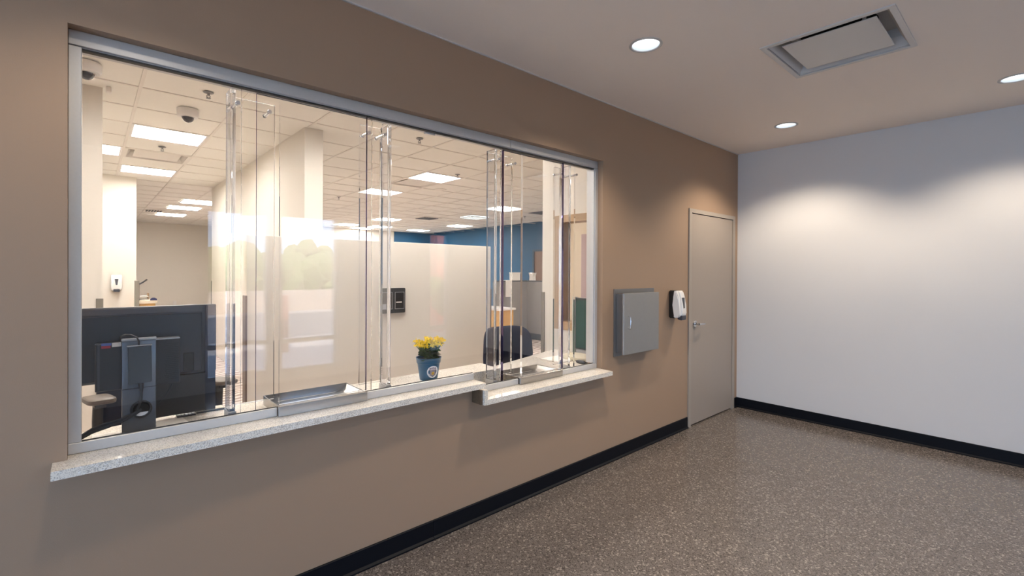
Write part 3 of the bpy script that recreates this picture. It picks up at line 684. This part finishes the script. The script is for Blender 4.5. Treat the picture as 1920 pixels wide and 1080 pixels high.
props(box('wall_edge_guard', -7.56, -7.545, 1.588, 1.600, 0, 1.27, M_DKTRIM), 'thin dark corner guard on the far end of the cross wall', 'corner guard')

# ------------------------------------------------------------------ task chairs (face +X locally toward the counter: backrest at -X)
def task_chair(loc, rz, label, arms=True, back_h=.52, zseat=.47, backw=.25, backtop=.95, armz=.80):
    t = thing('office_chair', label, 'office chair', loc, rz, 'navy office chairs')
    bm = bmesh.new(); addsq(bm, .245, .255, .045, .35, .45, 32, 12, lambda v: v+Vector((0, 0, -.012*(v.y/.25)**2)), (0, 0, zseat)); mk('seat', bm, M_NAVY, t, True, True)
    zc = backtop-back_h/2
    def bend(v):
        s = (v.z/(back_h/2))
        return Vector((v.x+.22*(v.y)**2/.25-.03*s*s, v.y*(1-.16*max(0, -s)**1.5-.06*max(0, s)), v.z))
    bm = bmesh.new(); addsq(bm, .030, backw, back_h/2, .42, .5, 36, 22, bend, (-.25, 0, zc)); mk('backrest', bm, M_NAVY, t, True, True)
    bm = bmesh.new(); addtube(bm, [(-.10, 0, zseat-.05), (-.24, 0, zseat-.05), (-.30, 0, zseat+.03), (-.30, 0, zc)], .022, 10); mk('back_bracket', bm, M_BPLAS, t, True, True)
    if arms:
        for s in (-1, 1):
            bm = bmesh.new(); addsq(bm, .145, .055, .016, .5, .42, 28, 10, lambda v: v+Vector((0, 0, .014*(v.x/.145))), (.02, .265*s, armz)); a = mk('armrest', bm, M_ARM, t, True, True, label='padded armrest')
            bm = bmesh.new(); addtube(bm, [(.0, .265*s, armz-.02), (-.015, .265*s, armz-.11), (-.02, .262*s, zseat+.02), (-.01, .20*s, zseat-.05)], lambda q: .020+.004*q, 10)
            addbox(bm, -.07, .07, .265*s-.022, .265*s+.022, armz-.034, armz-.012, .004); mk('arm_post', bm, M_BPLAS, a, True, True)
    bm = bmesh.new(); addcyl(bm, (0, 0, .10), (0, 0, .26), .028, None, 16); addcyl(bm, (0, 0, .26), (0, 0, zseat-.05), .018, None, 16); addbox(bm, -.12, .12, -.08, .08, zseat-.07, zseat-.045, .008); mk('gas_column', bm, M_BPLAS, t, True, True)
    for k in range(5):
        a = 2*PI*k/5+.3; c, s = math.cos(a), math.sin(a)
        bm = bmesh.new(); addtube(bm, [(.02*c, .02*s, .115), (.16*c, .16*s, .10), (.30*c, .30*s, .075)], lambda q: .024-.008*q, 8); leg = mk('leg', bm, M_BPLAS, t, True, True)
        bm = bmesh.new(); addcyl(bm, (.30*c-.022*s, .30*s+.022*c, .027), (.30*c+.022*s, .30*s-.022*c, .027), .027, None, 16); addcyl(bm, (.30*c, .30*s, .03), (.30*c, .30*s, .07), .007, None, 8); mk('caster', bm, M_BPLAS, leg, True, True)
    return t
task_chair((-.90, .290, 0), .12, 'black office chair with padded armrests behind the monitor', zseat=.50, armz=.832, backtop=1.0)
task_chair((-.85, 2.85, 0), -.05, 'navy office chair with rounded back behind the lower counter', arms=False, backtop=.955, backw=.285)
task_chair((-4.3, .16, 0), 1.2, 'dark office chair peeking above the monitor deep in the office', backtop=1.10, zseat=.5)

# ------------------------------------------------------------------ computer on the counter
mo = thing('monitor', 'large black monitor seen from behind at the left end of the counter', 'monitor', (-.33, .14, zs))
bm = bmesh.new(); addbox(bm, -.345, -.318, -.170, .432, 1.004, 1.311, .006, 3); mk('screen_shell', bm, M_DGREY, mo, True)
box('top_band', -.3185, -.3155, -.165, .378, 1.281, 1.3055, mat('band_grey', (.10, .10, .115), .35), mo, bev=.001)
box('lower_panel', -.342, -.316, .205, .395, zs+.014, 1.0035, mat('satin_black', (.018, .016, .015), .3), mo, bev=.003)
box('rear_panel', -.3185, -.306, -.150, .375, 1.012, 1.277, mat('rear_black', (.030, .036, .05), .28), mo, bev=.004)
boxes('side_bezel', [(-.3185, -.314, .388, .428, zs+.014, 1.305)], mat('glossy_black', (.02, .025, .04), .12), mo)
box('port_cover', -.3065, -.303, .305, .345, 1.02, 1.10, M_BPLAS, mo, bev=.002)
st = thing('monitor_stand', 'charcoal metal column stand with a round cable hole in front of the monitor', 'monitor stand', (-.19, .145, zs))
bm = bmesh.new(); addbox(bm, -.205, -.175, .091, .198, zs+.001, 1.186, .003, 2); mk('column', bm, M_MGREY, st, True)
boxes('top_cap', [(-.207, -.173, .089, .200, 1.1862, 1.194)], M_SILVER, st, bev=.001)
box('joint_line', -.1752, -.1742, .091, .198, .996, .9985, M_BPLAS, st)
box('foot', -.300, -.206, .10, .19, zs+.0005, zs+.010, M_MGREY, st, bev=.003)
box('tilt_bracket', -.306, -.205, .115, .175, 1.05, 1.12, M_BPLAS, st)
bm = bmesh.new(); addtube(bm, [(-.172, .150+.031*math.cos(a), .912+.031*math.sin(a)) for a in [2*PI*k/28 for k in range(28)]], .0045, 8, True); mk('hole_ring', bm, M_BPLAS, st, True)
bm = bmesh.new(); addcyl(bm, (-.1748, .150, .912), (-.1738, .150, .912), .030, None, 32); mk('cable_hole', bm, M_BLACK, st)
bm = bmesh.new(); prism(bm, [(.150+.027*math.cos(a), .912+.027*math.sin(a)) for a in [PI*1.15+PI*.7*k/10 for k in range(11)]], 'x', -.1737, -.1715); mk('hole_liner', bm, M_WPLAS, st)
pc = thing('mini_computer', 'flat black computer with vent holes mounted behind the stand column', 'computer', (-.24, .15, 1.0))
bm = bmesh.new(); addbox(bm, -.262, -.212, .012, .283, .992, 1.178, .003); mk('case', bm, mat('pc_black', (.016, .017, .022), .4), pc)
box('top_edge', -.260, -.212, .200, .282, 1.1782, 1.183, M_SILVER, pc)
bm = bmesh.new()
for i in range(9):
    for j in range(20):
        y = .232+.005*i+(.0025 if j % 2 else 0); z = 1.012+.0078*j
        addcyl(bm, (-.2125, y, z), (-.2112, y, z), .0017, None, 6)
vh = mk('vent_holes', bm, M_BLACK, pc); vh['kind'] = 'stuff'
box('side_strip', -.2115, -.209, .019, .026, 1.0, 1.175, M_DGREY, pc)
box('red_label', -.2115, -.2100, .030, .058, 1.160, 1.176, mat('red_print', (.35, .03, .05), .5), pc); box('blue_label', -.2100, -.2092, .030, .060, 1.170, 1.180, mat('blue_print', (.10, .15, .45), .5), pc)
box('white_label', -.2115, -.2095, .062, .090, 1.164, 1.180, M_PAPER, pc)
pb = thing('power_adapter', 'charcoal power adapter hanging on the stand column', 'power adapter', (-.17, .144, 1.09))
bm = bmesh.new(); prism(bm, [(.107, 1.166), (.181, 1.166), (.1835, 1.02), (.110, 1.018)], 'x', -.1735, -.150); bmesh.ops.bevel(bm, geom=list(bm.edges), offset=.003, segments=2, affect='EDGES'); mk('brick', bm, mat('adapter_grey', (.045, .055, .065), .4), pb, True)
box('silver_edge', -.1735, -.1505, .105, .183, 1.1665, 1.1695, M_SILVER, pb)
bm = bmesh.new(); addtube(bm, [(-.165, .142, 1.168), (-.160, .142, 1.185), (-.158, .136, 1.200), (-.160, .118, 1.212), (-.170, .100, 1.213), (-.190, .088, 1.205), (-.205, .083, 1.185)], .0030, 8); mk('top_cable', bm, M_BPLAS, pb, True)
bm = bmesh.new(); addtube(bm, [(-.160, .148, 1.020), (-.158, .150, 1.0), (-.157, .150, .985)], lambda q: .009-.004*q, 10); addtube(bm, [(-.157, .150, .985), (-.156, .149, .955), (-.158, .143, .930), (-.168, .135, .912)], .0045, 8); mk('bottom_cable', bm, M_BPLAS, pb, True)
cbn = thing('cable_bundle', 'bundle of black cables running left from the stand hole to the counter', 'cables', (-.17, .05, zs))
for k in range(6):
    bm = bmesh.new(); dy, dz_, dx = random.uniform(-.006, .006), random.uniform(-.009, .009), random.uniform(-.008, .008)
    addtube(bm, [(-.171, .145+dy, .910+dz_*.6), (-.163, .122+dy, .895+dz_), (-.160+dx, .088, .878+dz_), (-.162+dx, .045, .866+dz_*1.6), (-.160+dx, .005, .856+dz_*1.4), (-.160+dx, -.030, .838+dz_), (-.165, -.07, zs+.006+k*.002), (-.18, -.16, zs+.006)], .0042, 8); mk('cable', bm, M_BPLAS, cbn, True)
bm = bmesh.new(); addtube(bm, [(-.176, .262, 1.0), (-.172, .250, .965), (-.172, .235, .945), (-.174, .205, .915)], .002, 6) if 0 else addtube(bm, [(-.235, .262, .995), (-.232, .250, .965), (-.230, .238, .945), (-.228, .200, .905)], .002, 6); addtube(bm, [(-.235, .255, .995), (-.232, .246, .962), (-.230, .232, .943), (-.228, .200, .893)], .002, 6); mk('thin_cable', bm, M_BPLAS, cbn, True)
# papers and keyboard
def sheet(poly, z, label, m=M_PAPER, name='paper_sheet', h=.0012):
    t = thing(name, label, 'paper', (poly[0][0], poly[0][1], z)); bm = bmesh.new(); prism(bm, poly, 'z', z+.0004, z+h); mk('sheet', bm, m, t); return t
sheet([(-.09, .0), (-.09, .088), (-.245, .088), (-.27, .005)], zs, 'white paper under the cable bundle left of the stand column')
sheet([(-.09, .205), (-.09, .33), (-.315, .30), (-.31, .205)], zs, 'white paper right of the stand column')
gr = thing('cable_grommet', 'black slotted desk power grille beside the monitor', 'desk grille', (-.32, .32, zs))
box('plate', -.352, -.305, .283, .352, zs+.0013, zs+.008, M_BPLAS, gr, bev=.001)
bm = bmesh.new()
for i in range(3):
    for j in range(5): addbox(bm, -.347+.014*i, -.337+.014*i, .288+.013*j, .297+.013*j, zs+.0081, zs+.0092)
sl = mk('slots', bm, M_SILVER, gr); sl['kind'] = 'stuff'
kb = thing('desk_bar', 'beige flat bar with dark rim lying beside the desk grille', 'cable cover', (-.36, .41, zs))
box('rim', -.385, -.325, .356, .470, zs+.001, zs+.006, M_BPLAS, kb, bev=.001)
box('cover', -.382, -.329, .358, .466, zs+.0061, zs+.010, mat('beige_plastic', (.55, .50, .40), .5), kb, bev=.001)
# ------------------------------------------------------------------ things at the right end of the counter
gs = thing('green_screen_panel', 'dark green display with black frame standing at the end wall', 'display', (-.50, 3.2, zs2))
box('screen_frame', -.56, -.25, 3.235, 3.262, zs2+.05, 1.235, M_BPLAS, gs, bev=.004)
box('green_face', -.552, -.258, 3.2325, 3.2348, zs2+.06, 1.215, M_GREEN, gs)
box('foot', -.52, -.30, 3.20, 3.28, zs2+.001, zs2+.0495, M_SILVER, gs)
props(box('grey_document_holder', -.60, -.565, 3.235, 3.275, zs2+.001, 1.24, mat('light_grey_metal', (.52, .52, .48), .4), bev=.002), 'pale grey upright post left of the green display', 'post')
t = thing('cushion_pad', 'cream padded mat lying in front of the green display', 'pad', (-.35, 3.05, zs2))
bm = bmesh.new(); addsq(bm, .16, .10, .022, .6, .5, 28, 10, None, (0, 0, .0225)); mk('pad', bm, mat('cream_cloth', (.62, .57, .44), .8, noise=.1, nscale=90), t, True, True)
t = thing('stapler', 'small black stapler on the lower counter beside the right jamb', 'stapler', (-.24, 2.93, zs2))
bm = bmesh.new(); addsq(bm, .045, .016, .013, .6, .6, 20, 10, None, (0, 0, .0135)); mk('body', bm, M_BPLAS, t, True, True)
t = thing('paper_stack', 'stack of pale papers on the lower counter behind the last pane', 'papers', (-.45, 2.9, zs2))
for k in range(3): box('sheet', -.12, .10, -.10, .12, .001+k*.003, .0035+k*.003, M_PAPER, t, local=True)

# ------------------------------------------------------------------ potted flowers
PX, PY = -.235, 1.515
pf = thing('flower_pot', 'blue plastic pot of yellow flowers with a round badge sticker', 'flower pot', (PX, PY, zs))
bm = bmesh.new(); addlathe(bm, [(0, .001), (.050, .001), (.053, .006), (.066, .098), (.0665, .101), (.071, .103), (.0745, .129), (.0765, .131), (.0765, .135), (.073, .135), (.070, .118), (0, .116)], n=48); mk('pot', bm, M_POT, pf, True, True)
bm = bmesh.new(); addlathe(bm, [(0, .128), (.05, .126), (.071, .120)], n=24); mk('soil', bm, M_SOIL, pf, True, True)
# badge: curved disc on the pot facing the lobby
def on_pot(a, z, d): # angle around pot, height, lift
    rr = .053+(z-.006)/(.092)*(.013)+d; return Vector((rr*math.cos(a), rr*math.sin(a), z))
A0 = math.atan2(-.42, .9)+.30
def badge(name, outline, d, mm, parent):
    bm = bmesh.new(); top = []; bot = []
    zc = .055
    for (u, v) in outline:
        top.append(bm.verts.new(on_pot(A0+u/.062, zc+v, d))); bot.append(bm.verts.new(on_pot(A0+u/.062, zc+v, d-.0012)))
    ct = bm.verts.new(on_pot(A0+sum(u for u, v in outline)/len(outline)/.062, zc+sum(v for u, v in outline)/len(outline), d))
    n = len(top)
    for i in range(n):
        bm.faces.new((ct, top[i], top[(i+1) % n])); bm.faces.new((top[i], bot[i], bot[(i+1) % n], top[(i+1) % n]))
    return mk(name, bm, mm, parent, False, True)
circ = lambda r, cx=0, cy=0, n=36: [(cx+r*math.cos(2*PI*k/n), cy+r*math.sin(2*PI*k/n)) for k in range(n)]
bd = badge('badge', circ(.036), .0016, mat('badge_white', (.85, .86, .88), .4), pf)
shield = [(-.020, .026), (-.012, .024), (0, .028), (.012, .024), (.020, .026), (.021, .010), (.018, .004), (.020, -.006), (.019, -.018), (.010, -.024), (0, -.030), (-.010, -.024), (-.019, -.018), (-.020, -.006), (-.018, .004), (-.021, .010)]
badge('shield', shield, .0022, mat('shield_violet', (.16, .13, .19), .5), bd)
badge('shield_inner', [(x*.86, y*.86) for x, y in shield], .0027, mat('shield_grey', (.30, .25, .30), .5), bd)
badge('banner', [(-.016, .019), (0, .022), (.016, .019), (.016, .011), (0, .014), (-.016, .011)], .0032, mat('banner_pale', (.60, .55, .58), .5), bd)
star = [((.011 if k % 2 == 0 else .0065)*math.cos(2*PI*k/24), -.008+(.011 if k % 2 == 0 else .0065)*math.sin(2*PI*k/24)) for k in range(24)]
badge('sunburst', star, .0033, mat('badge_yellow', (.80, .50, .03), .5), bd); badge('sunburst_centre', circ(.003, 0, -.008, 12), .0038, M_BROWN, bd)
# leaves
leaf_me = None
for k in range(60):
    a = random.uniform(0, 2*PI); lift = random.uniform(-.1, 1.15); L = random.uniform(.040, .062)
    if leaf_me is None:
        bm = bmesh.new(); rows = []
        for i in range(7):
            s = i/6; wd = .42*math.sin(PI*min(1, s*.93+.06))**.7; row = []
            for j in (-1, 0, 1): row.append(bm.verts.new((s, j*wd*(1+.12*math.sin(i*3)), .22*math.sin(s*PI)*.6-.10*abs(j)*wd*-1)))
            rows.append(row)
        for r0, r1 in zip(rows, rows[1:]):
            for j in range(2): bm.faces.new((r0[j], r0[j+1], r1[j+1], r1[j]))
        bmesh.ops.solidify(bm, geom=bm.faces[:], thickness=.03)
        o = mk('leaf', bm, M_LEAF, pf, True, True); leaf_me = o.data
    else: o = bpy.data.objects.new('leaf', leaf_me); link(o, pf)
    o.scale = (L, L, L); r0 = random.uniform(.0, .035)
    o.location = (r0*math.cos(a), r0*math.sin(a), .125+random.uniform(0, .045)+.02*lift)
    o.rotation_euler = (random.uniform(-.5, .5), -lift*.75, a+random.uniform(-.3, .3))
heads = []
for k in range(58):
    a = random.uniform(0, 2*PI); r = .080*math.sqrt(random.random()); z = .232+random.uniform(-.022, .018)-.10*r+(.006 if r < .03 else 0)
    heads.append((r*math.cos(a), r*math.sin(a)*1.15, z))
heads += [(.05, .06, .228), (-.01, .085, .238), (.02, -.078, .212), (.045, -.04, .205), (.03, .01, .196), (-.02, -.085, .235)]
bm = bmesh.new()
for hx, hy, hz_ in heads: addtube(bm, [(hx*.25, hy*.25, .13), (hx*.6, hy*.6, .17), (hx, hy, hz_-.006)], .0013, 5)
mk('stems', bm, M_STEM, pf, True, True)
bm = bmesh.new()
for hx, hy, hz_ in heads:
    for q in range(6):
        c = Vector((hx+random.uniform(-.012, .012), hy+random.uniform(-.012, .012), hz_+random.uniform(-.007, .009)))
        nrm = Vector((random.uniform(-.6, .9), random.uniform(-.9, .5), random.uniform(.2, 1))).normalized(); u, v = frame_axes(nrm)
        cv = bm.verts.new(c-nrm*.002)
        for p in range(4):
            a = PI/2*p+random.uniform(-.2, .2); d1 = u*math.cos(a)+v*math.sin(a); d2 = -u*math.sin(a)+v*math.cos(a)
            v1 = bm.verts.new(c+d1*.005+d2*.0038+nrm*.001); v2 = bm.verts.new(c+d1*.0092+nrm*.0005); v3 = bm.verts.new(c+d1*.005-d2*.0038+nrm*.001)
            bm.faces.new((cv, v3, v2, v1))
fl = mk('blossoms', bm, M_YEL, pf, False, True); fl['kind'] = 'stuff'

# ------------------------------------------------------------------ outside (seen mirrored in the glass)
struct(box('ground', LX+.15, 60, -40, 50, -.2, -.06, mat('outdoor_concrete', (.42, .38, .35), .9, noise=.15, nscale=.6)), 'pale pavement outside the building')
struct(box('road', 9, 15, -40, 50, -.0599, -.05, mat('asphalt', (.16, .155, .16), .9)), 'asphalt road outside')
props(box('garden_wall', 16.2, 16.5, -30, 30, -.06, .70, mat('tan_block', (.50, .40, .33), .9)), 'low tan garden wall across the road', 'wall')
props(box('pink_wall', 7.6, 7.9, 6.4, 14, -.06, 3.6, mat('terracotta_stucco', (.80, .27, .19), .9, noise=.05, nscale=4)), 'terracotta pink stucco wall outside the far window', 'wall')
def bush(x, y, z, s, name, label, cat='tree', trunk=True):
    t = thing(name, label, cat, (x, y, -.06)); bm = bmesh.new()
    for q in range(16):
        c = Vector((random.gauss(0, s*.5), random.gauss(0, s*.6), z+random.gauss(0, s*.28)))
        r = bmesh.ops.create_icosphere(bm, subdivisions=2, radius=s*random.uniform(.35, .6))
        for v in r['verts']: v.co = v.co*random.uniform(.85, 1.15)+c
    mk('foliage', bm, mat('tree_green', (.14, .19, .06), .9, noise=.4, nscale=3), t, False, True)
    if trunk:
        bm = bmesh.new(); addcyl(bm, (0, 0, 0), (0, 0, z), .12, .07, 10); mk('trunk', bm, M_BROWN, t, True, True)
hg = thing('hedge', 'long green hedge behind the low garden wall outside', 'hedge', (18.5, 5, -.06)); bm = bmesh.new()
for q in range(70):
    c = Vector((random.uniform(-.5, .5), -9+18*q/69+random.uniform(-.3, .3), 1.15+random.gauss(0, .25)))
    r = bmesh.ops.create_icosphere(bm, subdivisions=2, radius=random.uniform(.6, 1.05))
    for v in r['verts']: v.co = v.co*random.uniform(.82, 1.18)+c
mk('foliage', bm, mat('tree_green', (.14, .19, .06), .9, noise=.4, nscale=3), hg, False, True)
for x, y, lb in ((22.5, 1.0, 'green street tree rising behind the hedge on the left'), (23, 8.5, 'green street tree rising behind the hedge on the right')): bush(x, y, 2.3, 1.0, 'tree', lb)
t = bush(6.6, 6.0, .9, .45, 'shrub', 'dark rounded shrub in front of the pink wall', 'shrub', False)
for k, y in enumerate((2.6, 4.4)):
    props(box('bollard', 6.9, 7.05, y, y+.15, -.06, 1.0, mat('bollard_red', (.45, .22, .18), .8), bev=.02), ['reddish concrete bollard outside, left', 'reddish concrete bollard outside, right'][k], 'bollard')
